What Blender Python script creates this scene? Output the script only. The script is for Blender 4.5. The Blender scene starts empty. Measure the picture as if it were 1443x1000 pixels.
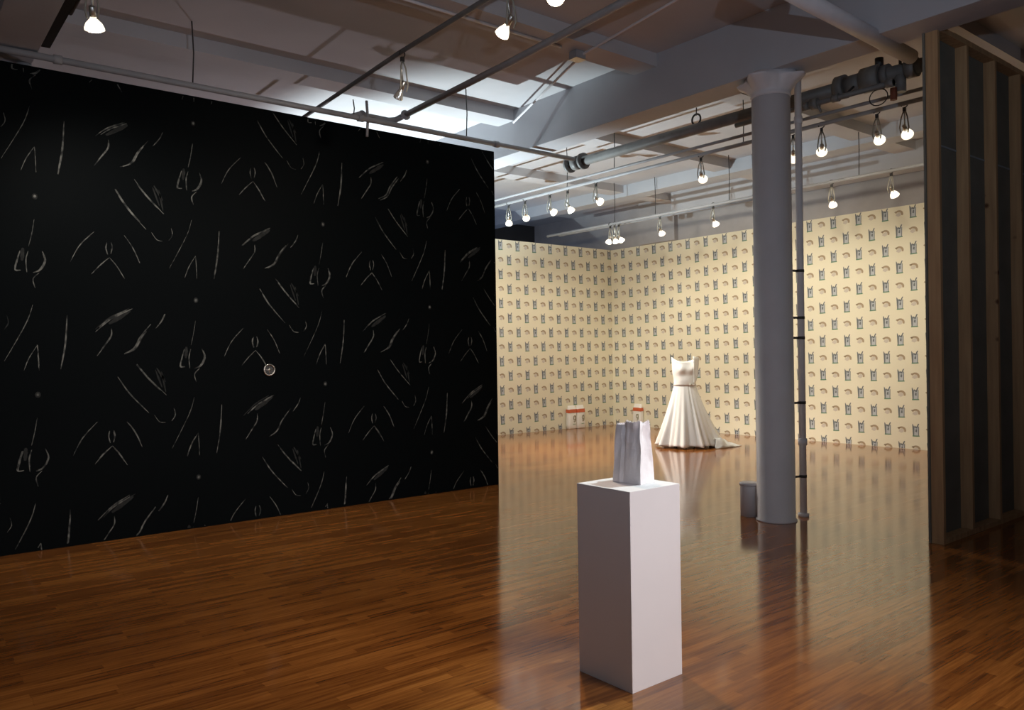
import bpy, bmesh, math, random
from mathutils import Vector, Matrix, noise
random.seed(7)
S = bpy.context.scene
C = S.collection
PI = math.pi

# ------------------------------------------------------------------ camera
YAW, PITCH, ROLL = 0.8956, -0.0022, 0.0146
fw = Vector((math.cos(YAW)*math.cos(PITCH), math.sin(YAW)*math.cos(PITCH), math.sin(PITCH)))
rt = Vector((math.sin(YAW), -math.cos(YAW), 0)); up = rt.cross(fw)
cx = rt*math.cos(ROLL) - up*math.sin(ROLL)
cy = rt*math.sin(ROLL) + up*math.cos(ROLL)
cam_d = bpy.data.cameras.new('camera'); cam = bpy.data.objects.new('camera', cam_d); C.objects.link(cam)
M4 = Matrix((cx, cy, -fw)).transposed().to_4x4(); M4.translation = (0, 0, 1.5)
cam.matrix_world = M4
cam_d.sensor_width = 36; cam_d.lens = 36*1120.36/1443; cam_d.clip_start = .05
S.camera = cam
S.view_settings.view_transform = 'Standard'; S.view_settings.look = 'None'
S.view_settings.gamma = 1; S.view_settings.exposure = 0.0
try: S.view_settings.use_curve_mapping = False
except Exception: pass
# ------------------------------------------------------------------ world
W = bpy.data.worlds.new('world'); S.world = W; W.use_nodes = True
W.node_tree.nodes['Background'].inputs[0].default_value = (.55, .7, 1, 1)
W.node_tree.nodes['Background'].inputs[1].default_value = 0.02
# ------------------------------------------------------------------ area lights
def aim(o, loc, tgt):
    o.location = loc
    o.rotation_euler = (Vector(tgt)-Vector(loc)).to_track_quat('-Z', 'Y').to_euler()
def area(name, loc, tgt, size, power, col, sy=None, spread=PI):
    d = bpy.data.lights.new(name, 'AREA'); d.energy = power; d.color = col; d.size = size
    if sy: d.shape = 'RECTANGLE'; d.size_y = sy
    d.spread = spread
    o = bpy.data.objects.new(name, d); C.objects.link(o); aim(o, loc, tgt); return o
def spot(name, loc, tgt, power, col, angle, blend=.6, rad=.03):
    d = bpy.data.lights.new(name, 'SPOT'); d.energy = power; d.color = col
    d.spot_size = math.radians(angle); d.spot_blend = blend; d.shadow_soft_size = rad
    o = bpy.data.objects.new(name, d); C.objects.link(o); aim(o, loc, tgt); return o
WARM = (1, .89, .70); COOL = (.72, .88, 1)
# added fill lights for column and pedestal, unseen outside the frame
area('fill_light_front', (-2.6, 1.5, 2.3), (6, 3.6, 3.2), 2.2, 14, (.86, .90, 1), 2.0)
area('fill_light_side', (3.9, -2.6, 1.9), (2.8, 2.6, .6), 1.8, 24, (1, .93, .93), 1.6, math.radians(56))
# assumed photographer's flood lamp, unseen beside the camera, turned up at the ceiling
spot('assumed_flood_light', (1.0, -.5, 2.4), (4.2, 4.8, 4.4), 180, (.68, .81, 1), 115, 1.0, .02)
# assumed bare spots, unseen in the space behind the black wall, turned up at the ceiling
spot('assumed_uplight_near', (5.75, 9.3, 2.0), (6.5, 9.3, 4.4), 620, (.80, .95, 1), 125, .3, .02)
spot('assumed_uplight_low', (4.2, 9.9, 2.1), (3.6, 7.4, 4.4), 60, (.95, .88, 1), 150, .3, .05)  # second assumed uplight, unseen, for the dimmer ceiling panels
for k_, (v_, q_) in enumerate(((10.6, (8.9, 8.6, 0)), (11.2, (8.6, 6.2, 0)))):      # added spots, unseen behind the black wall, to brighten the far floor
    spot('floor_fill_light', (7.6, v_, 3.6), q_, 560, (1, .84, .70), 75, .9, .06)
area('fill_light_back', (8.6, 12.9, 2.2), (9.2, 12.6, 4.4), 1.6, 14, (.45, .62, 1), 1.0)  # added blue fill, unseen, for the glow beyond the papered partition

# ------------------------------------------------------------------ materials
def mat(name, col=(.8, .8, .8), rough=.6, metal=0.0, bump=0.0, bscale=30, var=0.0, vscale=4, emit=None, estr=0, spec=.5):
    m = bpy.data.materials.new(name); m.use_nodes = True; nt = m.node_tree; b = nt.nodes['Principled BSDF']
    b.inputs['Base Color'].default_value = (*col, 1); b.inputs['Roughness'].default_value = rough
    b.inputs['Metallic'].default_value = metal; b.inputs['Specular IOR Level'].default_value = spec
    tc = nt.nodes.new('ShaderNodeTexCoord')
    if var:
        n = nt.nodes.new('ShaderNodeTexNoise'); n.inputs['Scale'].default_value = vscale; n.inputs['Detail'].default_value = 4
        nt.links.new(tc.outputs['Object'], n.inputs['Vector'])
        r = nt.nodes.new('ShaderNodeValToRGB')
        r.color_ramp.elements[0].position = .3; r.color_ramp.elements[1].position = .7
        r.color_ramp.elements[0].color = (*[max(0, c*(1-var)) for c in col], 1)
        r.color_ramp.elements[1].color = (*[min(1, c*(1+var)) for c in col], 1)
        nt.links.new(n.outputs[0], r.inputs[0]); nt.links.new(r.outputs[0], b.inputs['Base Color'])
    if bump:
        n2 = nt.nodes.new('ShaderNodeTexNoise'); n2.inputs['Scale'].default_value = bscale; n2.inputs['Detail'].default_value = 3
        nt.links.new(tc.outputs['Object'], n2.inputs['Vector'])
        bp = nt.nodes.new('ShaderNodeBump'); bp.inputs['Strength'].default_value = bump; bp.inputs['Distance'].default_value = .01
        nt.links.new(n2.outputs[0], bp.inputs['Height']); nt.links.new(bp.outputs[0], b.inputs['Normal'])
    if emit:
        b.inputs['Emission Color'].default_value = (*emit, 1); b.inputs['Emission Strength'].default_value = estr
    return m
m_ceil = mat('ceiling_paint', (.56, .55, .56), .8, var=.06, vscale=1.2, bump=.15, bscale=6)
m_beam = mat('beam_paint', (.50, .51, .54), .7, var=.05, vscale=1.5, bump=.15, bscale=5)
m_greywall = mat('grey_wall_paint', (.40, .39, .40), .8, var=.06)
m_dark = mat('dark_wall_paint', (.05, .05, .055), .9, var=.1)
m_black = mat('black_wallpaper', (.0013, .0024, .0028), .6, spec=.05)
m_cream = mat('cream_wallpaper', (.86, .81, .635), .75, var=.03, vscale=.8)
m_white = mat('white_paint', (.66, .62, .62), .55, var=.02, vscale=3, bump=.03)
m_column = mat('column_paint', (.76, .74, .76), .5, var=.04, vscale=3, bump=.1, bscale=12)
m_pipe = mat('grey_pipe_paint', (.36, .36, .37), .5, var=.08, vscale=6)
m_wpipe = mat('white_pipe_paint', (.78, .76, .78), .45, var=.05, vscale=6)
m_dpipe = mat('dark_pipe_paint', (.17, .17, .165), .5, var=.15, vscale=8)
m_metal = mat('galvanised_metal', (.55, .54, .5), .35, 1)
m_dkmetal = mat('blackened_metal', (.04, .038, .035), .5)
m_rust = mat('red_brown_tag', (.20, .06, .03), .7)
m_silver = mat('silvered_glass', (.85, .84, .8), .15, .8)
m_bulb = mat('lit_glass', (.9, .88, .8), .3, emit=(1, .88, .68), estr=1.6)
m_lens = mat('lit_lens', (.9, .9, .85), .3, emit=(1, .9, .72), estr=22)
m_offlens = mat('unlit_lens', (.75, .77, .75), .2)
m_cord = mat('lamp_cord', (.35, .33, .27), .6)
m_satin = mat('ivory_satin', (.93, .92, .88), .38, bump=.2, bscale=9)
m_paper = mat('pale_paper', (.80, .74, .74), .7, var=.05, vscale=14, bump=.6, bscale=22)
m_bagwhite = mat('white_bag_plastic', (.93, .91, .87), .45, bump=.2, bscale=18)
m_red = mat('orange_red_print', (.62, .13, .05), .5)
m_olive = mat('olive_print', (.20, .17, .05), .5)
m_ltgreen = mat('pale_green_print', (.45, .55, .42), .5)
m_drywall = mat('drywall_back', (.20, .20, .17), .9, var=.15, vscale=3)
m_blackmetal = mat('pewter', (.42, .39, .35), .25, 1)
m_pblue = mat('print_grey_blue', (.52, .55, .58), .75)
m_pdark = mat('print_slate', (.17, .19, .20), .75)
m_pgreen = mat('print_green', (.14, .27, .17), .75)
m_pbrown = mat('print_brown', (.44, .34, .22), .75)
m_plilac = mat('print_lilac', (.66, .60, .52), .75)

def mat_chalk():
    m = mat('chalk_print', (.14, .14, .125), .8); nt = m.node_tree; b = nt.nodes['Principled BSDF']
    tc = nt.nodes.new('ShaderNodeTexCoord'); n = nt.nodes.new('ShaderNodeTexNoise')
    n.inputs['Scale'].default_value = 22; n.inputs['Detail'].default_value = 6
    r = nt.nodes.new('ShaderNodeValToRGB'); r.color_ramp.elements[0].position = .36; r.color_ramp.elements[1].position = .66
    r.color_ramp.elements[0].color = (.004, .006, .006, 1); r.color_ramp.elements[1].color = (.17, .17, .15, 1)
    nt.links.new(tc.outputs['Object'], n.inputs['Vector']); nt.links.new(n.outputs[0], r.inputs[0]); nt.links.new(r.outputs[0], b.inputs['Base Color'])
    return m
m_chalk = mat_chalk()
m_smudge = mat('chalk_smudge', (.012, .013, .012), .9, var=.6, vscale=30)

def mat_floor():
    m = bpy.data.materials.new('strip_oak_floor'); m.use_nodes = True; nt = m.node_tree; b = nt.nodes['Principled BSDF']
    L = nt.links.new; N = nt.nodes.new
    tc = N('ShaderNodeTexCoord')
    br = N('ShaderNodeTexBrick'); br.inputs['Scale'].default_value = 1
    br.inputs['Brick Width'].default_value = .52; br.inputs['Row Height'].default_value = .052
    br.inputs['Mortar Size'].default_value = .0008; br.inputs['Mortar Smooth'].default_value = .3
    br.inputs['Color1'].default_value = (0, 0, 0, 1); br.inputs['Color2'].default_value = (1, 1, 1, 1); br.inputs['Mortar'].default_value = (0, 0, 0, 1)
    br.offset = .37; br.offset_frequency = 2; br.squash = 1.6; br.squash_frequency = 3
    L(tc.outputs['Object'], br.inputs['Vector'])
    mp = N('ShaderNodeMapping'); mp.inputs['Scale'].default_value = (1.6, 26, 1); L(tc.outputs['Object'], mp.inputs['Vector'])
    gr = N('ShaderNodeTexNoise'); gr.inputs['Scale'].default_value = 2.2; gr.inputs['Detail'].default_value = 6; gr.inputs['Roughness'].default_value = .6
    L(mp.outputs[0], gr.inputs['Vector'])
    big = N('ShaderNodeTexNoise'); big.inputs['Scale'].default_value = .7; L(tc.outputs['Object'], big.inputs['Vector'])
    m1 = N('ShaderNodeMath'); m1.operation = 'MULTIPLY'; m1.inputs[1].default_value = .22; L(br.outputs['Color'], m1.inputs[0])
    m2 = N('ShaderNodeMath'); m2.operation = 'MULTIPLY_ADD'; m2.inputs[1].default_value = .70; L(gr.outputs[0], m2.inputs[0]); L(m1.outputs[0], m2.inputs[2])
    m3 = N('ShaderNodeMath'); m3.operation = 'MULTIPLY_ADD'; m3.inputs[1].default_value = .35; L(big.outputs[0], m3.inputs[0]); L(m2.outputs[0], m3.inputs[2])
    r = N('ShaderNodeValToRGB'); e = r.color_ramp.elements
    e[0].position = .34; e[0].color = (.085, .027, .009, 1); e[1].position = .98; e[1].color = (.52, .215, .055, 1)
    k = e.new(.56); k.color = (.23, .078, .017, 1); k = e.new(.76); k.color = (.38, .142, .030, 1)
    L(m3.outputs[0], r.inputs[0])
    L(r.outputs[0], b.inputs['Base Color'])
    ro = N('ShaderNodeMapRange'); ro.inputs['To Min'].default_value = .09; ro.inputs['To Max'].default_value = .15
    L(gr.outputs[0], ro.inputs['Value']); L(ro.outputs[0], b.inputs['Roughness'])
    b.inputs['Specular IOR Level'].default_value = .9
    bp = N('ShaderNodeBump'); bp.inputs['Strength'].default_value = .05; bp.inputs['Distance'].default_value = .001
    L(m3.outputs[0], bp.inputs['Height']); L(bp.outputs[0], b.inputs['Normal'])
    return m
m_floor = mat_floor()

def mat_wood(name, c1, c2):
    m = bpy.data.materials.new(name); m.use_nodes = True; nt = m.node_tree; b = nt.nodes['Principled BSDF']
    L = nt.links.new; N = nt.nodes.new
    tc = N('ShaderNodeTexCoord'); mp = N('ShaderNodeMapping'); mp.inputs['Scale'].default_value = (14, 14, .9); L(tc.outputs['Object'], mp.inputs['Vector'])
    n = N('ShaderNodeTexNoise'); n.inputs['Scale'].default_value = 2; n.inputs['Detail'].default_value = 5; L(mp.outputs[0], n.inputs['Vector'])
    v = N('ShaderNodeTexVoronoi'); v.inputs['Scale'].default_value = 3.0; L(tc.outputs['Object'], v.inputs['Vector'])
    kr = N('ShaderNodeValToRGB'); kr.color_ramp.elements[0].position = .04; kr.color_ramp.elements[0].color = (.25, .15, .1, 1)
    kr.color_ramp.elements[1].position = .09; kr.color_ramp.elements[1].color = (1, 1, 1, 1); L(v.outputs['Distance'], kr.inputs[0])
    r = N('ShaderNodeValToRGB'); r.color_ramp.elements[0].position = .3; r.color_ramp.elements[0].color = (*c1, 1)
    r.color_ramp.elements[1].position = .7; r.color_ramp.elements[1].color = (*c2, 1); L(n.outputs[0], r.inputs[0])
    mx = N('ShaderNodeMix'); mx.data_type = 'RGBA'; mx.blend_type = 'MULTIPLY'; mx.inputs['Factor'].default_value = 1
    L(r.outputs[0], mx.inputs['A']); L(kr.outputs[0], mx.inputs['B']); L(mx.outputs['Result'], b.inputs['Base Color'])
    b.inputs['Roughness'].default_value = .75
    return m
m_pine = mat_wood('pine_stud_wood', (.42, .26, .13), (.58, .38, .20))

# ------------------------------------------------------------------ helpers
class MB:
    def __init__(s): s.bm = bmesh.new(); s.mi = 0
    def face(s, vs, mi=None):
        try: f = s.bm.faces.new(vs)
        except ValueError: return None
        f.material_index = s.mi if mi is None else mi; return f
    def box(s, x0, x1, y0, y1, z0, z1, mi=None, bev=0):
        v = [s.bm.verts.new((x, y, z)) for z in (z0, z1) for y in (y0, y1) for x in (x0, x1)]
        fs = [s.face([v[i] for i in q], mi) for q in ((0, 2, 3, 1), (4, 5, 7, 6), (0, 1, 5, 4), (2, 6, 7, 3), (0, 4, 6, 2), (1, 3, 7, 5))]
        if bev:
            es = list({e for f in fs for e in f.edges})
            bmesh.ops.bevel(s.bm, geom=es, offset=bev, segments=2, affect='EDGES', profile=.7)
        return s
    def loft(s, rings, cap0=True, cap1=True, mi=None, smooth=True, closed=True):
        R = [[s.bm.verts.new(p) for p in r] for r in rings]; n = len(R[0])
        for a, b in zip(R, R[1:]):
            for i in range(n if closed else n-1):
                f = s.face([a[i], a[(i+1) % n], b[(i+1) % n], b[i]], mi)
                if f: f.smooth = smooth
        if cap0: s.face(R[0][::-1], mi)
        if cap1: s.face(R[-1], mi)
        return s
    def tube(s, pts, r, n=10, mi=None, cap=True):
        pts = [Vector(p) for p in pts]; rs = r if isinstance(r, (list, tuple)) else [r]*len(pts)
        rings = []; prev = None
        for i, p in enumerate(pts):
            t = ((pts[i+1] if i < len(pts)-1 else p) - (pts[i-1] if i else p))
            if t.length < 1e-9: t = Vector((0, 0, 1))
            t.normalize()
            if prev is None:
                a = Vector((0, 0, 1)) if abs(t.z) < .9 else Vector((1, 0, 0)); prev = t.cross(a).normalized()
            prev = (prev - t*prev.dot(t)).normalized(); q = t.cross(prev)
            rings.append([p + (prev*math.cos(k*2*PI/n) + q*math.sin(k*2*PI/n))*rs[i] for k in range(n)])
        return s.loft(rings, cap, cap, mi)
    def build(s, name, m, parent=None, loc=(0, 0, 0)):
        bmesh.ops.recalc_face_normals(s.bm, faces=s.bm.faces)
        me = bpy.data.meshes.new(name); s.bm.to_mesh(me); s.bm.free()
        for q in (m if isinstance(m, (list, tuple)) else [m]): me.materials.append(q)
        o = bpy.data.objects.new(name, me); C.objects.link(o); o.location = loc
        if parent: o.parent = parent
        return o
def tag(o, label, cat, group=None, kind=None):
    if label: o['label'] = label
    if cat: o['category'] = cat
    if group: o['group'] = group
    if kind: o['kind'] = kind
    return o
def thing(name, label, cat, loc=(0, 0, 0), rz=0, group=None):
    o = bpy.data.objects.new(name, None); C.objects.link(o); o.location = loc; o.rotation_euler = (0, 0, rz); o.empty_display_size = .1
    return tag(o, label, cat, group)
def struct(name, mb, m, label, cat):
    return tag(mb.build(name, m), label, cat, kind='structure')
def copy_tree(o, parent=None):
    c = o.copy(); C.objects.link(c)
    if parent: c.parent = parent
    for ch in list(o.children): copy_tree(ch, c)
    return c
def solid(o, t, off=0):
    md = o.modifiers.new('thickness', 'SOLIDIFY'); md.thickness = t; md.offset = off; return o

# key dimensions
VB, UE, HB = 7.22, 5.56, 3.81          # black wall: plane, end, height
VY, UR, HY = 11.55, 11.92, 3.60        # cream walls
HC, HJ, HM = 4.42, 4.29, 3.90          # ceiling, joist underside, main beam underside

# ------------------------------------------------------------------ shell
struct('floor', MB().box(-3.2, 12.2, -3.2, 14.2, -.1, 0), m_floor, 'glossy reddish brown strip wood floor running through both rooms', 'floor')
struct('ceiling', MB().box(-3.2, 12.2, -3.2, 14.2, HC, HC+.15), m_ceil, 'grey white painted concrete ceiling between the beams', 'ceiling')
struct('wall_near', MB().box(-3.2, 12.2, -3.2, -3, 0, HC), m_greywall, 'plain wall behind the camera', 'wall')
struct('wall_side', MB().box(-3.2, -3, -3, 14, 0, HC), m_greywall, 'plain side wall of the loft', 'wall')
struct('wall_rear', MB().box(-3, 12.2, 14, 14.2, 0, HC), m_dark, 'dark rear wall beyond the papered partition', 'wall')

# ------- black wall with chalk-like strokes
MOT = {
 'feather': [(0.41, .506), (.52, .607), (.619, .664), (.694, .703)], 'hook': [(.535, .529), (.534, .463), (.484, .386), (.425, .299)],
 'feather2': [(.625, .308), (.713, .357), (.765, .452), (.851, .562)], 'tick': [(.96, .654), (.933, .595), (.881, .528)],
 'l1': [(.578, .124), (.669, -.021), (.817, -.19)], 'l2': [(.728, .227), (.822, .103), (.961, -.045)],
 'v1': [(-.691, .334), (-.757, .271), (-.823, .195)], 'v2': [(-.691, .334), (-.637, .265), (-.578, .163)],
 'o1': [(-.709, .457), (-.717, .413), (-.706, .359)], 'o2': [(-.679, .461), (-.669, .419), (-.682, .362)],
 'a1': [(-.802, .538), (-.911, .416), (-.98, .279)], 'a2': [(-.577, .527), (-.513, .43), (-.459, .302)],
 'c1': [(.003, .392), (-.055, .292), (-.092, .193)], 'c2': [(.003, .392), (.008, .299), (.011, .191)],
 't1': [(-.026, .707), (-.073, .559), (-.22, .269)], 't2': [(.212, .629), (.196, .405), (.161, .198)],
 'f1': [(-.106, -.432), (-.13, -.52), (-.14, -.583), (-.102, -.585)], 'f2': [(-.007, -.181), (-.024, -.287), (-.048, -.396)],
 'f3': [(.045, -.428), (.066, -.50), (.03, -.575), (-.02, -.60)], 'f4': [(.021, -.60), (-.021, -.65), (-.008, -.72)],
 'f5': [(-.062, -.60), (-.067, -.50), (-.050, -.43)],
 'e1': [(.86, -.21), (.90, -.27), (.95, -.28)], 'e2': [(1.02, -.16), (1.03, -.22), (1.00, -.27)],
}
WID = {'feather': .026, 'feather2': .028, 'hook': .016, 'l1': .017, 'l2': .015, 'o1': .014, 'o2': .014, 't2': .018, 'v1': .013, 'v2': .013, 'tick': .014, 'f1': .018, 'f3': .020, 'f5': .012, 'e1': .008, 'e2': .008, 't1': .009, 'c1': .010, 'c2': .010, 'f2': .008}
def spline(pts, k=6):
    out = []
    P = [pts[0]] + pts + [pts[-1]]
    for i in range(1, len(P)-2):
        for j in range(k):
            t = j/k
            out.append(tuple(.5*((2*P[i][c]) + (-P[i-1][c]+P[i+1][c])*t + (2*P[i-1][c]-5*P[i][c]+4*P[i+1][c]-P[i+2][c])*t*t + (-P[i-1][c]+3*P[i][c]-3*P[i+1][c]+P[i+2][c])*t**3) for c in (0, 1)))
    out.append(pts[-1]); return out
wb = MB(); wb.box(-3, UE, VB, VB+.14, 0, HB, 0)
def inside(p): return -2.95 < p[0] < UE-.01 and .005 < p[1] < HB-.01
def ribbon(pts, w, mi, depth):
    n = len(pts); L = []
    for i, p in enumerate(pts):
        a = pts[max(0, i-1)]; b = pts[min(n-1, i+1)]; t = Vector((b[0]-a[0], b[1]-a[1])); t.normalize() if t.length else None
        ww = w*(.22+.78*math.sin(PI*min(1, max(0, (i+.3)/(n-.4))))**.7)/2*random.uniform(.8, 1.15)
        L.append(((p[0]-t.y*ww, p[1]+t.x*ww), (p[0]+t.y*ww, p[1]-t.x*ww)))
    for a, b in zip(L, L[1:]):
        if all(inside(q) for q in (*a, *b)):
            wb.face([wb.bm.verts.new((q[0], VB-depth, q[1])) for q in (a[0], a[1], b[1], b[0])], mi)
for i in range(-6, 4):
    for j in range(-3, 4):
        bu = 3.435 + 1.22*i; bz = 2.788 + 1.56*j + (.78 if i % 2 else 0)
        for k, pts in MOT.items():
            sp = spline([(bu+p[0], bz+p[1]) for p in pts], 5)
            w = WID.get(k, .012)
            if w < .025: ribbon(sp, w*.62, 1, .0024)
            for q in range(3 if w > .025 else 1):
                o = [random.uniform(-.4, .4)*w for _ in (0, 1)]; a = random.randint(0, 3); b = len(sp)-random.randint(0, 3)
                ribbon([(p[0]+o[0], p[1]+o[1]) for p in sp[a:b]], w*(.42 if w > .025 else .45), 1 if q < 2 else 2, .0020-.0003*q)
        # soft smudges beside the strokes
        for c, w, l, ang in ((( .92, .13), .016, .14, 2.1), (( .90, .10), .014, .16, 1.9), (( .94, .07), .014, .18, 1.75), ((.60, .62), .035, .2, .6), ((-.09, -.46), .03, .10, 1.5)):
            a = Vector((math.cos(ang), math.sin(ang)))*l/2
            ribbon(spline([(bu+c[0]-a.x, bz+c[1]-a.y), (bu+c[0], bz+c[1]), (bu+c[0]+a.x, bz+c[1]+a.y)], 5), w, 2, .0012)
        # small dot with a faint halo
        for r, mi, d in ((.020, 2, .0014), (.010, 1, .0026)):
            ring = [(bu+r*math.cos(a*PI/6), bz+r*1.2*math.sin(a*PI/6)) for a in range(12)]
            if all(inside(q) for q in ring): wb.face([wb.bm.verts.new((q[0], VB-d, q[1])) for q in ring], mi)
struct('wall_left', wb, [m_black, m_chalk, m_smudge], 'long black partition papered with faint chalk line drawings', 'wall')

# ------- cream papered walls
def motif(mb, P, c, top, flip=1):
    """P(a,b) -> 3D point and depth; grey blue figure"""
    def poly(pts, mi, d): 
        pts = [(min(max(p[0], c['lo']), c['hi']), p[1]) for p in pts]
        q = [(p[0], max(.003, min(HY-.003, p[1]))) for p in pts]
        if max(y for _, y in q) - min(y for _, y in q) < .004 or max(x for x, _ in q) - min(x for x, _ in q) < .003: return
        mb.face([mb.bm.verts.new(P(x, y, d)) for x, y in q], mi)
    return poly
def paper(mb, P, us, z0, lo, hi, sgn, par=0):
    """us: column positions; alternating blue and brown figures, 16 rows, brick offset"""
    poly = motif(mb, P, {'lo': lo, 'hi': hi}, 0)
    for r in range(-1, 15):
        z = z0 - .268*r
        for k, u in enumerate(us):
            def q(pts): return [(u+sgn*p[0]*1.12, z+p[1]*1.1) for p in pts]
            if (k + r + par) % 2 == 0:
                poly(q([(-.030, -.075), (.034, -.070), (.036, .045), (-.026, .05)]), 1, .0012)
                poly(q([(-.042, -.078), (-.026, -.078), (-.022, .04), (-.046, .085), (-.050, .07)]), 2, .0018)
                poly(q([(-.022, .035), (.012, .02), (.040, .085), (.026, .088), (.004, .045), (-.020, .06)]), 2, .0020)
                poly(q([(.026, -.07), (.036, -.07), (.038, .05), (.030, .05)]), 2, .0018)
                poly(q([(-.012, -.02), (.010, -.03), (.014, .01), (-.004, .015)]), 2, .0018)
                poly(q([(-.046, -.088), (.044, -.084), (.042, -.070), (-.046, -.072)]), 3, .0024)
            else:
                out = [(-.062+.0*a, .0) for a in ()]
                o = [(.058*math.cos(a*PI/7)-.002, .052*math.sin(a*PI/7)-.012) for a in range(-1, 7)]
                i_ = [(.036*math.cos(a*PI/7)-.006, .030*math.sin(a*PI/7)-.016) for a in range(-1, 7)]
                for a in range(len(o)-1): poly(q([o[a], o[a+1], i_[a+1], i_[a]]), 4, .0016)
                poly(q([(-.045, -.03), (-.01, -.048), (.020, -.035), (.030, -.004), (.0, .012), (-.035, -.004)]), 5, .0010)
                poly(q([(-.062, .012), (-.03, .014), (-.028, .026), (-.055, .026)]), 4, .0016)
MW = [m_cream, m_pblue, m_pdark, m_pgreen, m_pbrown, m_plilac]
lw = MB(); lw.box(5.0, UR-.001, VY, VY+.12, 0, HY, 0)
us = [9.014 + .2032*k for k in range(-19, 15)]
us = [u for u in us]
paper(lw, lambda x, y, d: (x, VY-d, y), [9.014+.2032*k for k in range(-18, 15)], 3.50, 5.01, UR-.003, 1)
struct('wall_far_left', lw, MW, 'cream papered partition with rows of small grey and brown figures, left of the far corner', 'wall')
bw = MB(); bw.box(UR, UR+.2, -3, 14, 0, HY, 0); bw.box(UR+.012, UR+.2, -3, 14, HY, HC, 6)
paper(bw, lambda x, y, d: (UR-d, x, y), [7.072-.2073*k for k in range(-21, 34)], 3.50, .5, VY-.003, -1, 1)
struct('wall_back', bw, MW+[m_greywall], 'cream papered back wall with rows of small grey and brown figures and grey paint above', 'wall')
struct('trim_1', MB().box(UR-.10, UR+.012, 9.8, 10.7, HY+.002, HC), m_greywall, 'grey pier above the papered back wall', 'pier')

# ------- beams and joists
struct('trim_2', MB().box(6.02, 6.36, -3, 14, HM, HC, bev=.006), m_beam, 'deep grey painted ceiling beam resting on the round column', 'beam')
struct('trim_3', MB().box(.70, 1.02, -3, 14, HM, HC, bev=.006), m_beam, 'deep ceiling beam at the upper left above the black wall', 'beam')
struct('trim_4', MB().box(10.3, 10.62, -3, 14, 4.22, HC, bev=.006), m_beam, 'shallow white beam across the far room ceiling', 'beam')
n = 5
for v in (.72, 2.95, 5.18, 7.42, 9.66):
    j = MB(); j.box(-3, .70, v, v+.30, HJ, HC); j.box(1.02, 6.02, v, v+.30, HJ, HC); j.box(6.36, 10.3, v, v+.30, HJ, HC); j.box(10.62, UR, v, v+.30, HJ, HC)
    struct('trim_%d' % n, j, m_ceil, 'shallow painted joist crossing the ceiling' , 'joist'); n += 1
struct('trim_10', MB().box(11.5, UR-.101, -3, 9.6, 4.05, HC-.0), m_beam, 'low beam along the top of the back wall', 'beam')

# ------------------------------------------------------------------ column, drainpipe, stub
def ring(cx_, cy_, r, z, n=32, fn=None):
    return [(cx_+(r if fn is None else fn(k*2*PI/n, r))*math.cos(k*2*PI/n), cy_+(r if fn is None else fn(k*2*PI/n, r))*math.sin(k*2*PI/n), z) for k in range(n)]
CU, CV = 6.175, 4.02
col = thing('column', 'thick grey white round column with a flared capital under the ceiling beam', 'column', (CU, CV, 0))
MB().loft([ring(0, 0, .175, 0), ring(0, 0, .175, .012), ring(0, 0, .163, .02), ring(0, 0, .163, 3.70)]).build('shaft', m_column, col)
def cap_fn(f):
    def g(a, r): return r + f*abs(math.cos(2*(a-.12)))**2.2 + .006*f/.09*math.cos(16*a)
    return g
MB().loft([ring(0, 0, .166, 3.70, 64), ring(0, 0, .172, 3.72, 64), ring(0, 0, .166, 3.735, 64), ring(0, 0, .170, 3.76, 64, cap_fn(.02)), ring(0, 0, .185, 3.80, 64, cap_fn(.05)), ring(0, 0, .20, 3.845, 64, cap_fn(.105)), ring(0, 0, .205, 3.86, 64, cap_fn(.11)), ring(0, 0, .19, 3.875, 64, cap_fn(.05)), ring(0, 0, .19, HM, 64, cap_fn(.04))]).build('capital', m_column, col)
DU, DV = 6.485, 3.945
dp = thing('drainpipe', 'slim white vertical pipe beside the round column', 'pipe', (DU, DV, 0))
MB().tube([(0, 0, 0), (0, 0, HC)], .031, 16).build('pipe', m_wpipe, dp)
for z0, z1, r in ((0, .03, .048), (.64, .70, .040), (3.52, 3.58, .037)):
    MB().tube([(0, 0, z0), (0, 0, z1)], r, 16).build('coupling', m_wpipe, dp)
for z in (.36, 1.02, 1.60, 1.78, 2.20):
    b = MB(); d = Vector((CU-DU, CV-DV, 0)).normalized(); q = d.cross(Vector((0, 0, 1)))
    b.tube([d*.03+Vector((0, 0, z)), d*.156+Vector((0, 0, z))], .010, 8); b.tube([(0, 0, z-.012), (0, 0, z+.012)], .034, 16)
    b.build('bracket', m_dkmetal, dp)
st = thing('pipe_stub', 'short grey capped pipe stub standing left of the round column', 'pipe stub', (6.17, 4.29, 0))
MB().loft([ring(0, 0, .082, 0), ring(0, 0, .082, .285), ring(0, 0, .078, .292)]).build('body', m_column, st)
MB().loft([ring(0, 0, .088, .275), ring(0, 0, .088, .296), ring(0, 0, .07, .302)]).build('cap', m_column, st)

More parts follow.
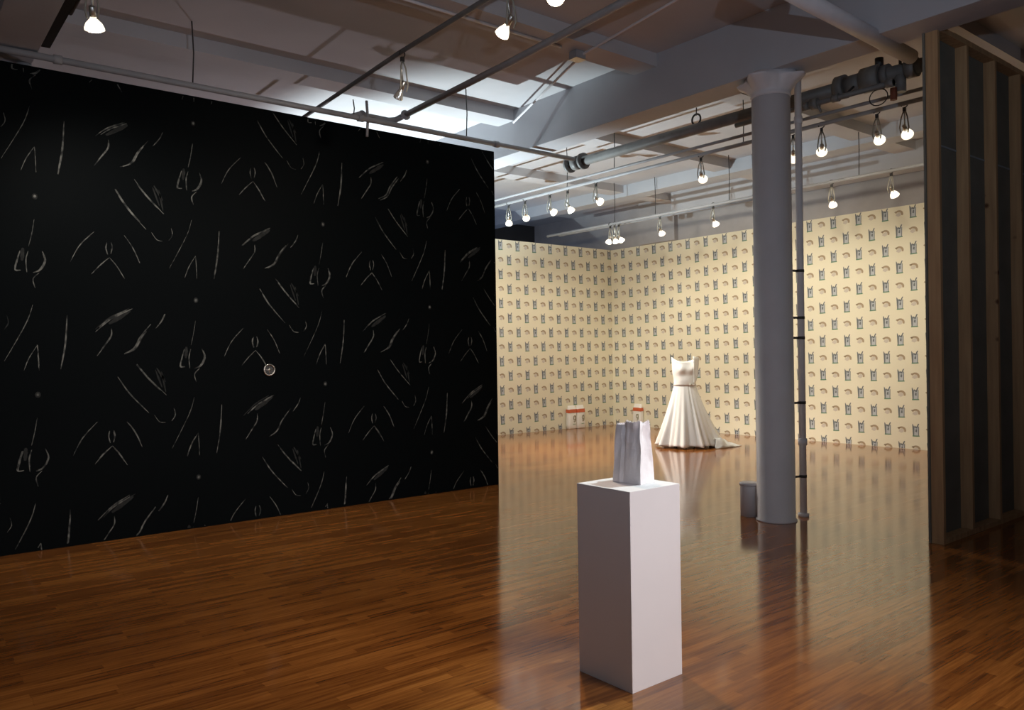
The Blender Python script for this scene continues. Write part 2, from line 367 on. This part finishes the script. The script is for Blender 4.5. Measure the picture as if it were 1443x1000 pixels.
# ------------------------------------------------------------------ stud wall
SV0, SV1, SH = 2.665, 2.755, 3.945
sw = thing('stud_wall', 'unfinished partition at the right with bare pine studs facing the room', 'partition', (6.3, SV1, 0))
def sbox(name, x0, x1, y0, y1, z0, z1, m): return MB().box(x0-6.3, x1-6.3, y0-SV1, y1-SV1, z0, z1, bev=.002).build(name, m, sw)
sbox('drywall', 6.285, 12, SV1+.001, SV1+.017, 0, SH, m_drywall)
sbox('bottom_plate', 6.3, 11.9, SV0, SV1, 0, .04, m_pine)
sbox('top_plate', 6.3, 11.9, SV0, SV1, SH-.04, SH, m_pine)
for k in range(10):
    u = 6.3 + .555*k - (.03 if k else 0)
    sbox('stud', u, u+.038, SV0, SV1, .041, SH-.041, m_pine)
sbox('board_seam', 6.34, 11.9, SV1-.0035, SV1-.0005, 3.07, 3.085, mat('seam_tape', (.34, .38, .42), .8))
bk = MB().box(6.9, 8.1, SV1+.03, SV1+.20, 3.97, 4.06, bev=.003).build('timber_block', m_pine)
tag(bk, 'loose pine board lying across the top of the stud partition', 'board')
tb = MB(); tb.tube([(8.05, 2.58, 3.5), (8.05, 2.58, HC)], .03, 12); tag(tb.build('conduit', m_dpipe), 'dark vertical pipe behind the stud partition at the right edge', 'pipe')

# ------------------------------------------------------------------ pedestal and paper bag
ped = MB(); ped.box(-.168, .168, -.168, .168, 0, .885, bev=.0025)
po = ped.build('pedestal', m_white, None, (2.738, 2.567, 0)); tag(po, 'tall square white pedestal carrying the crumpled paper bag', 'pedestal')
def bag_rings():
    rings = []; N = 64
    H = .285
    for iz in range(19):
        t = iz/18; z = t*H
        wx = .112*(1-t) + .078*t; wy = .158*(1-t)+.136*t      # wx: along local x (right face), wy: left face
        per = []
        cs = [(-wx/2, wy/2), (-wx/2, -wy/2), (wx/2, -wy/2), (wx/2, wy/2)]
        for s_ in range(4):
            a, b = cs[s_], cs[(s_+1) % 4]
            nrm = Vector((b[1]-a[1], -(b[0]-a[0]))).normalized()*-1
            for k in range(16):
                q = k/16; p = Vector(a)*(1-q)+Vector(b)*q
                ins = 0
                if s_ in (0, 2):
                    ins = .016*max(0, 1-abs(q-.36)/.10)*(.12+.88*t)
                    ins += .006*t*max(0, 1-abs(q-.15)/.2)
                else:
                    ins = .020*max(0, 1-abs(q-.5)/.5)*t**1.3
                w = noise.noise(Vector((p.x*28+s_*3, p.y*28, z*16)))*.009*(.3+t)
                p = p + nrm*(ins+w) if s_ in (0, 1, 2, 3) else p
                per.append((p, s_, q))
        row = []
        for (p, s_, q) in per:
            zz = z
            if iz == 18:
                zz += (.0035 if int(q*16) % 2 else -.003)
                if s_ == 0: zz += -.018 if q < .36 else .004+.006*math.sin(q*7)
                if s_ == 1: zz += .006*math.cos(q*6)
                if s_ == 3: zz += -.010
                if s_ == 2: zz += -.012*math.sin(q*PI)
            row.append((p.x, p.y, zz))
        rings.append(row)
    return rings
bg = MB(); bg.loft(bag_rings(), True, False, smooth=False)
bo = solid(bg.build('paper_bag', m_paper, None, (2.785, 2.575, .8865)), .0016, 0); bo.rotation_euler = (0, 0, math.radians(8))
tag(bo, 'crumpled pale grey open paper bag standing on the white pedestal', 'bag')

# ------------------------------------------------------------------ wedding dress
DX, DY = 9.90, 8.04
dress = thing('wedding_dress', 'white satin strapless wedding gown with a train standing alone on the floor', 'dress', (DX, DY, 0), YAW-PI/2)
# local frame: +x = picture right, -y = towards the camera
def skirt_rings():
    rings = []; N = 160
    for i in range(34):
        t = i/33
        z = .985*(1-t)+.035*t
        rx = .164+.305*t**1.12; ry = .118+.29*t**1.05
        row = []
        for k in range(N):
            a = 2*PI*k/N
            f = 1 + (.075*math.sin(9*a+.7)+.06*math.sin(14*a+2.1)+.04*math.sin(23*a))*t**1.1
            cxx = .03*t
            x = cxx+rx*f*math.cos(a); y = ry*f*math.sin(a)
            # centre front crease pleat
            d = math.atan2(math.sin(a-(-PI/2+.18)), math.cos(a-(-PI/2+.18)))
            y += .05*math.exp(-(d/.05)**2)*min(1, t*3)
            # train sweeping to picture right and back
            e = max(0, math.cos(a-.12))**3
            x += .06*e*t**2
            zz = z
            if t > .8: zz = z - .0*e
            row.append((x, y, zz + (.010*math.sin(11*a) if i == 33 else 0)))
        rings.append(row)
    return rings
sk = MB(); sk.loft(skirt_rings(), False, False); solid(sk.build('skirt', m_satin, dress), .004, 1)
def bod():
    rings = []; N = 72
    for i in range(15):
        t = i/14; row = []
        z = .955+.39*t
        rx = .176-.012*math.sin(PI*min(1, t*2.2))+.026*t**1.4
        ry = .134+.012*math.sin(PI*min(1, t*1.1))
        for k in range(N):
            a = 2*PI*k/N; x = rx*math.cos(a); y = ry*math.sin(a)
            for c in (-PI/2-.48, -PI/2+.48):
                d = math.atan2(math.sin(a-c), math.cos(a-c))
                y -= .040*math.exp(-(d/.33)**2)*math.exp(-((t-.66)/.16)**2)
            y += .016*math.exp(-((t-.42)/.13)**2)*max(0, -math.sin(a))
            zz = z
            if t > .6:
                s = abs(math.cos(a)); zz += (t-.6)/.4*(.055*s**4 - .02*(1-s))
            row.append((x, y, zz))
        rings.append(row)
    return rings
bo2 = MB(); bo2.loft(bod(), False, False); solid(bo2.build('bodice', m_satin, dress), .004, 1)
# folded back side panel hanging from the right of the bodice
pn = MB(); rows = []
for i in range(12):
    t = i/11; z = 1.415-.43*t; w = .115*(1-.55*t)
    rows.append([(.095+w*q+.012*math.sin(t*3), -.165+.07*q-.014*math.sin(6*t+4*q), z-.03*q*(1-t)) for q in (0, .25, .5, .75, 1)])
pn.loft(rows, False, False, closed=False); solid(pn.build('side_panel', m_satin, dress), .004, 0)
# ribbon bow at the waist and its long hanging ribbon
bwm = MB()
for s in (-1, 1):
    bwm.loft([[(.085+s*.004, -.135, .975+dz) for dz in (-.006, .006)] + [(.085+s*.004, -.145, .975+dz) for dz in (.006, -.006)],
              [(.085+s*.028, -.138, .975+dz) for dz in (-.018, .018)] + [(.085+s*.028, -.158, .975+dz) for dz in (.018, -.018)],
              [(.085+s*.045, -.136, .972+dz) for dz in (-.012, .012)] + [(.085+s*.045, -.148, .972+dz) for dz in (.012, -.012)]])
bwm.build('bow', mat('ribbon_satin', (.70, .66, .56), .5), dress)
# train lying on the floor
tr = MB(); rings = []
for i in range(16):
    t = i/15; x0 = .38+.46*t; hw = .25*(1-t)**.6+.03; yc = -.12+.10*t
    row = []
    for k in range(25):
        q = k/24*2-1
        h = (.17*(1-t)**1.5+.030*(1-t)+.006)*(1-q*q)**.5*(.72+.38*math.sin(9*q+6*t)+.26*math.sin(17*t+4*q))
        row.append((x0+.02*math.sin(8*q), yc+hw*q, max(.004, h)))
    rings.append(row)
tr.loft(rings, False, False, closed=False); solid(tr.build('train', m_satin, dress), .006, 1)
fr = MB()
for k in range(3):
    a = k*2*PI/3+.4; fr.tube([(0, 0, 1.0), (.16*math.cos(a), .12*math.sin(a), .012), (.20*math.cos(a), .16*math.sin(a), .012)], .008, 8)
fr.tube([(0, 0, .98), (0, 0, 1.2)], .008, 8); fr.build('stand', m_dkmetal, dress)

# ------------------------------------------------------------------ litter bags against the papered walls
def litter_bag(label, loc, rz, first=None):
    if first:
        t = copy_tree(first); t.location = loc; t.rotation_euler = (0, 0, rz); t['label'] = label; return t
    t = thing('litter_bag', label, 'bag', loc, rz, 'white litter bags against the papered walls')
    def bagring(z, w, d, n=28):
        out = []
        for k in range(n):
            a = 2*PI*k/n; c, s = math.cos(a), math.sin(a)
            out.append((w/2*abs(c)**.35*(1 if c > 0 else -1), d/2*abs(s)**.45*(1 if s > 0 else -1), z+.003*math.sin(3*a)))
        return out
    prof = [(.0, .19, .085), (.012, .205, .10), (.10, .212, .112), (.22, .208, .11), (.33, .205, .10), (.385, .20, .085), (.415, .19, .05), (.445, .185, .018), (.455, .185, .012)]
    MB().loft([bagring(*p) for p in prof]).build('body', m_bagwhite, t)
    bd = MB(); bd.loft([bagring(z, w+.010, d+.014) for z, w, d in ((.315, .206, .105), (.35, .204, .098), (.382, .201, .090))], False, False); bd.build('band', m_red, t)
    g = MB()                                      # big looped letter-like mark on the front
    pts = [(.028+.026*math.cos(a), -.0625, .215+.040*math.sin(a)) for a in [k*2*PI/20 for k in range(21)]]
    g.tube(pts, .0055, 6); g.tube([(.054, -.0625, .262), (.056, -.0625, .19), (.050, -.0625, .150), (.028, -.061, .138), (.010, -.061, .146)], .0055, 6)
    g.build('printed_mark', m_olive, t)
    g = MB(); g.box(-.01, .06, -.0625, -.055, .085, .10); g.build('printed_strip', m_ltgreen, t)
    return t
lb = litter_bag('white litter bag, left one of the pair on the floor by the left papered wall', (10.66, VY-.075, 0), 0)
litter_bag('white litter bag, right one of the touching pair left of the far corner', (10.892, VY-.072, 0), .03, lb)
litter_bag('white litter bag standing alone against the back wall behind the paper bag', (UR-.075, 10.80, 0), -PI/2, lb)

# ------------------------------------------------------------------ drain in the black wall
dr = thing('drain', 'small round polished metal drain set in the black wall', 'drain', (2.87, VB-.004, 1.378))
def ringy(r, y, n=28): return [(r*math.cos(k*2*PI/n), y, r*math.sin(k*2*PI/n)) for k in range(n)]
MB().loft([ringy(.058, 0), ringy(.060, -.006), ringy(.052, -.014), ringy(.044, -.012), ringy(.040, -.002)], False, False).build('rim', m_blackmetal, dr)
g = MB(); g.loft([ringy(.039, -.001), ringy(.02, -.0005)], False, True); g.build('bowl', m_dkmetal, dr)
g = MB(); g.tube([(-.038, -.006, 0), (.038, -.006, 0)], .004, 8); g.tube([(0, -.006, -.038), (0, -.006, .038)], .004, 8); g.loft([ringy(.012, -.004), ringy(.012, -.011), ringy(.006, -.014)]); g.build('crossbar', m_blackmetal, dr)

# ------------------------------------------------------------------ overhead pipes
def pipe(name, label, pts, r, m, cat='pipe', group=None, n=14):
    o = MB().tube(pts, r, n).build(name, m); return tag(o, label, cat, group)
ZT = 3.84
tp = thing('sprinkler_main', 'thick grey overhead pipe with valves running behind the column', 'pipe', (6.8, 7.33, ZT))
def T(pts, r, name, m=m_dpipe, n=18): return MB().tube([Vector(p)-Vector((6.8, 7.33, ZT)) for p in pts], r, n).build(name, m, tp)
T([(6.8, 7.33, ZT), (6.8, 3.0, ZT)], .058, 'pipe')
for v0, v1, r in ((7.30, 7.26, .10), (7.20, 7.10, .085), (7.06, 7.02, .10), (3.74, 3.66, .105), (3.66, 3.50, .082), (3.50, 3.34, .110), (3.33, 3.27, .088), (3.12, 3.04, .085)):
    T([(6.8, v0, ZT), (6.8, v1, ZT)], r, 'collar')
T([(6.8, 3.18, ZT), (6.8, 3.18, 3.66)], .045, 'tee'); T([(6.8, 3.18, ZT), (6.8, 3.18, ZT+.17)], .012, 'hanger_rod', m_dkmetal)
T([(6.8, 3.36, ZT+.08), (6.8, 3.36, ZT+.16)], .035, 'valve_knob', m_dkmetal)
T([(6.74, 3.21, 3.69), (6.74, 3.21, 3.59)], .030, 'red_tag', m_rust, 6)
T([(6.78, 3.36+.08*math.cos(a), 3.66+.07*math.sin(a)) for a in [k*2*PI/24 for k in range(25)]], .005, 'wire_loop', m_dkmetal, 6)
T([(6.8, 5.32+.055*math.cos(a), ZT+.10+.055*math.sin(a)) for a in [k*2*PI/24 for k in range(25)]], .010, 'hanger_ring', m_dkmetal, 8)
pipe('branch_pipe', 'thick pale pipe crossing the upper right ceiling to the valves', [(4.55, 3.03, 3.945), (6.67, 3.03, 3.885)], .06, m_wpipe)
rp = thing('rail_pipe', 'long slim grey pipe running along above the black wall', 'pipe', (.9, 7.1, 3.86))
MB().tube([(-.7, 0, 0), (5.80, 0, 0)], .027, 12).build('pipe', m_pipe, rp)
for x in (.25, 2.9, 4.6): MB().tube([(x-.03, 0, 0), (x+.03, 0, 0)], .036, 12).build('coupling', m_pipe, rp)
mp_ = thing('valve_pipe', 'slim grey pipe with couplings just below the valve cluster', 'pipe', (6.62, 4.5, 3.70))
MB().tube([(0, .2, 0), (0, -1.35, 0)], .024, 12).build('pipe', m_dpipe, mp_)
for y, r in ((-.55, .036), (-.64, .05), (-.84, .036), (-1.32, .036)): MB().tube([(0, y-.03, 0), (0, y+.03, 0)], r, 12).build('coupling', m_dpipe, mp_)
MB().tube([(0, -.66, 0), (0, -.70, -.09)], .012, 8).build('drain_cock', m_dpipe, mp_)
MB().tube([(0, -.95, .02), (.10, -.95, .09)], .010, 8).build('bracket', m_dkmetal, mp_)
pipe('riser_pipe', 'thick grey vertical pipe dropping behind the black wall at upper left', [(.97, 7.48, HC), (.97, 7.48, 3.3)], .055, m_pipe)

# conduit rails carrying the lamps
tag(MB().box(1.03, 1.09, -1, 7.05, 3.92, 4.02).build('dark_strip', m_dkmetal), 'dark straight strip along the ceiling beam left of the big bright lamp', 'duct')  # narrow dark box run along the side of the beam
g1 = 'overhead conduit rails carrying the lamps'
pipe('conduit', 'dark conduit rail crossing above the black wall with the unlit hanging lamp', [(3.52, 8.9, 3.97), (3.5, 7.756, 3.98), (3.42, 5.714, 4.0), (3.38, 3.6, 4.0), (3.38, -1, 4.0)], .019, m_dpipe, group=g1)
pb = thing('conduit', 'thick pale conduit rail crossing the middle of the near ceiling', 'pipe', (4.25, 5.3, 4.0), group=g1)
MB().tube([(.10, 1.92, -.0), (.04, 0, 0), (-.04, -1.4, 0), (-.06, -6, 0)], .030, 12).build('pipe', m_pipe, pb)
MB().tube([(.10, 1.90, 0), (.07, 2.0, -.02), (0, 2.03, -.03), (-.35, 2.03, -.03), (-.42, 2.03, -.06)], .030, 12).build('elbow', m_pipe, pb)
for p in ((.10, 1.85, 0), (-.30, 2.03, -.03)): MB().tube([(p[0]-.03, p[1]-.03, p[2]), (p[0]+.03, p[1]+.03, p[2])], .042, 10).build('coupling', m_pipe, pb)
pipe('conduit', 'thin conduit fixed under the near ceiling right of the bare bulb', [(6.0, 7.40, 4.26), (5.3, 5.7, 4.26), (5.15, 5.3, 4.26), (5.18, 4.2, 4.39), (5.2, 3.3, 4.39)], .012, m_wpipe, group=g1)
pipe('conduit', 'thin pale conduit clipped along the joist left of the junction box', [(1.5, 5.36, 4.275), (4.9, 5.34, 4.275)], .013, m_wpipe, group=g1)
jb = thing('junction_box', 'small grey junction box under the near ceiling joist', 'box', (5.12, 5.36, 4.25))
MB().box(-.06, .06, -.05, .05, -.035, .035, bev=.004).build('body', m_pipe, jb); MB().box(-.064, .064, -.054, .054, -.040, -.034).build('lid', m_metal, jb)
pipe('conduit', 'upper rail of the pair running behind the column in the far room', [(7.30, 11.4, 3.80), (7.30, 2.9, 3.80)], .017, m_pipe, group=g1)
pipe('conduit', 'lower rail of the pair in the far room with most of the lit lamps', [(7.60, 11.4, 3.80), (7.60, 2.9, 3.80)], .022, m_pipe, group=g1)
pipe('conduit', 'farthest rail in front of the back wall carrying the lamp cluster', [(9.95, 11.3, 3.70), (9.95, 2.9, 3.72)], .022, m_pipe, group=g1)
pipe('conduit', 'thin rail just behind the lamp cluster rail near the far corner', [(10.25, 11.3, 3.74), (10.25, 6.5, 3.74)], .022, m_pipe, group=g1)
rods = [(2.18, 7.10, HC, 3.88), (5.09, 7.10, HC, 3.86), (3.89, 7.14, 4.06, 3.70), (3.72, 7.10, 4.03, 3.86),
        (7.60, 8.2, HC, 3.82), (7.60, 5.3, HC, 3.82), (7.30, 7.0, HC, 3.82), (9.95, 9.55, 4.40, 3.72), (9.95, 7.2, 4.4, 3.73), (9.95, 5.2, 4.40, 3.73), (6.8, 5.32, HC, 3.98), (10.25, 8.9, HC, 3.75), (10.25, 7.0, HC, 3.75)]
gl = 'thin rods hanging the overhead pipes'
for k, (u, v, z1, z0) in enumerate(rods):
    r = .006 if k != 2 else .014
    lab = ['thin hanger rod above the left part of the black wall', 'thin hanger rod above the right end of the black wall', 'short thick upright pipe end crossing the rail above the black wall', 'short hooked rod left of the thick upright pipe end above the black wall'][k] if k < 4 else ('thin rod hanging a rail or pipe from the far room ceiling')
    g = MB(); g.tube([(u, v, z1), (u+.012, v, (z0+z1)/2), (u, v, z0)], r, 6); tag(g.build('hanger_rod', m_dkmetal if k != 2 else m_pipe), lab, 'rod', gl if k >= 4 else None)

# ------------------------------------------------------------------ lamps
def lamp_parts(t, tilt, lit, R=.055, drop=.22, rr=.029):
    """fixture hanging from a rail at local origin, bulb aimed along local +x, tilted down by tilt"""
    g = MB(); g.tube([(0, rr*math.cos(a), rr*math.sin(a)) for a in [k*2*PI/14-.6 for k in range(13)]], .0055, 6); g.box(-.012, .012, -.014, .014, -.065, -rr)
    g.build('clamp', m_dkmetal, t)
    g = MB(); g.tube([(0, 0, -.06), (.012, .004, -.10), (-.004, 0, -drop+.02)], .0075, 8); g.build('arm', m_metal, t)
    for s in (-1, 1):
        g = MB(); g.tube([(0, .004*s, -.05), (-.012, .026*s, -.12), (-.02, .040*s, -drop), (-.008, .030*s, -drop-.05)], .006, 6); g.build('cord', m_cord, t)
    c, s_ = math.cos(tilt), -math.sin(tilt); d = Vector((c, 0, s_)); base = Vector((0, 0, -drop))
    P = lambda q: base+d*q
    g = MB(); g.tube([P(-.035), P(-.03), P(.03), P(.034)], [.014, .019, .021, .016], 14); g.build('socket', m_metal, t)
    g = MB(); g.tube([P(.03), P(.045), P(.075), P(.105), P(.115)], [.016, .022, R*.8, R, R], 18, cap=False); g.build('bulb', m_bulb if lit else m_silver, t)
    g = MB(); g.tube([P(.1145), P(.120), P(.124)], [R*.98, R*.8, R*.3], 18); g.build('lens', m_lens if lit else m_offlens, t)
    return P(.14)
def lamp(label, loc, az, tilt, lit=True, power=40, ang=70, tgt=None, col=WARM, group=None, R=.055, drop=.22, rr=.029):
    loc = Vector(loc)
    if tgt:
        dv = Vector(tgt)-(loc-Vector((0, 0, drop))); az = math.atan2(dv.y, dv.x); tilt = math.atan2(-dv.z, math.hypot(dv.x, dv.y))
    t = thing('spot_lamp', label, 'lamp', loc, az, group)
    p = lamp_parts(t, tilt, lit, R, drop, rr)
    if lit and power:
        d = bpy.data.lights.new('lamp_light', 'SPOT'); d.energy = power; d.color = col; d.spot_size = math.radians(ang); d.spot_blend = .85; d.shadow_soft_size = .045
        o = bpy.data.objects.new('lamp_light', d); C.objects.link(o); o.parent = t; o.location = p
        dd = Vector((math.cos(tilt), 0, -math.sin(tilt))); o.rotation_euler = dd.to_track_quat('-Z', 'Y').to_euler()
    return t
GF = 'lit spot lamps on the far room rails'
FAR = [  # label, loc, target, power, cone
 ('lit lamp nearest the black wall edge, first on the far room rail', (7.6, 9.521, 3.79), (9.3, 11.5, 1.1), 110, 80),
 ('second lit lamp from the black wall edge on the far room rail', (7.6, 9.128, 3.79), (10.4, 11.5, 2.0), 70, 80),
 ('third lit lamp from the black wall edge, tilted to the right', (7.6, 8.569, 3.79), (11.9, 9.6, 1.8), 80, 75),
 ('fourth lit lamp from the black wall edge on the far room rail', (7.6, 8.193, 3.79), (9.8, 8.1, .8), 190, 34),
 ('fifth lit lamp from the black wall edge on the far room rail', (7.6, 7.631, 3.79), (11.9, 8.5, 2.0), 90, 75),
 ('lit lamp hanging alone to the left of the round column', (7.6, 5.886, 3.79), (11.9, 8.0, 1.6), 130, 56),
 ('small lit lamp half hidden between the column and the drainpipe', (7.6, 4.685, 3.79), (11.9, 7.1, 1.7), 120, 48),
 ('lit lamp first to the right of the drainpipe', (7.6, 4.361, 3.79), (11.9, 6.9, 2.2), 110, 50),
 ('lit lamp in the middle between the drainpipe and the stud partition', (7.6, 3.784, 3.79), (11.9, 4.9, 1.9), 80, 80),
 ('brightest lit lamp closest to the stud partition', (7.6, 3.52, 3.79), (11.9, 4.4, 1.6), 60, 80),
 ('lit lamp of the far rail, right of the cluster', (9.95, 8.542, 3.70), (11.9, 9.0, 1.4), 22, 100),
 ('lit lamp of the far rail, just left of the column', (9.95, 7.493, 3.71), (11.9, 7.6, 1.4), 28, 100),
 ('lit lamp of the far rail, just right of the drainpipe', (9.95, 5.578, 3.71), (11.9, 6.2, 1.4), 26, 100),
 ('lit lamp of the far rail, nearest the stud partition', (9.95, 4.783, 3.71), (11.9, 4.6, 1.4), 22, 100),
]
for lab, loc, tg, pw, an in FAR:
    lamp(lab, loc, 0, 0, True, pw, an+12, tg, col=(.95, .95, .9) if lab.startswith('fourth') else WARM, group=GF)
for k, (dy, tg) in enumerate(((-.10, (11.9, 9.2, 1.2)), (0, (11.5, 10.2, 1.0)), (.10, (10.6, 11.5, 1.3)))):
    lamp(['right lamp of the cluster of three near the far corner', 'middle lamp of the cluster of three near the far corner', 'left lamp of the cluster of three near the far corner'][k], (9.95, 9.557+dy, 3.70), 0, 0, True, 20, 95, tg, group=GF)
# near room
lamp('big bright lamp at the upper left aimed at the black wall', (1.12, 5.67, 3.98), 0, 0, True, 90, 110, (1.7, 7.2, 1.5), (1, .93, .85), R=.062, drop=.24)
lamp('bright lamp hanging at the top centre of the near ceiling', (3.36, 4.17, 3.98), 0, 0, True, 110, 110, (3.3, 7.2, 1.2), (1, .88, .75), R=.05, drop=.24)
lamp('glowing bulb facing the camera at the top centre', (3.36, 3.70, 3.98), 0, 0, True, 170, 120, (1.2, 1.6, 0), (1, .80, .6), R=.055, drop=.20)
lamp('unlit clear lamp hanging below the dark conduit rail', (3.42, 5.66, 3.98), 0, 0, False, 0, 0, (3.1, 7.2, 1.2), R=.04, drop=.26)
# assumed lamp for the pedestal, unseen just above the frame
lamp('assumed lamp above the pedestal beyond the top of the picture', (4.20, 2.2, 3.98), 0, 0, True, 400, 16, (2.74, 2.57, .9), (.80, .97, 1), R=.05, drop=.24, rr=.037)
pipe('conduit', 'short rail end holding the big lamp at the upper left', [(1.12, 6.4, 3.98), (1.12, 3.4, 3.98)], .017, m_dpipe, group=g1)
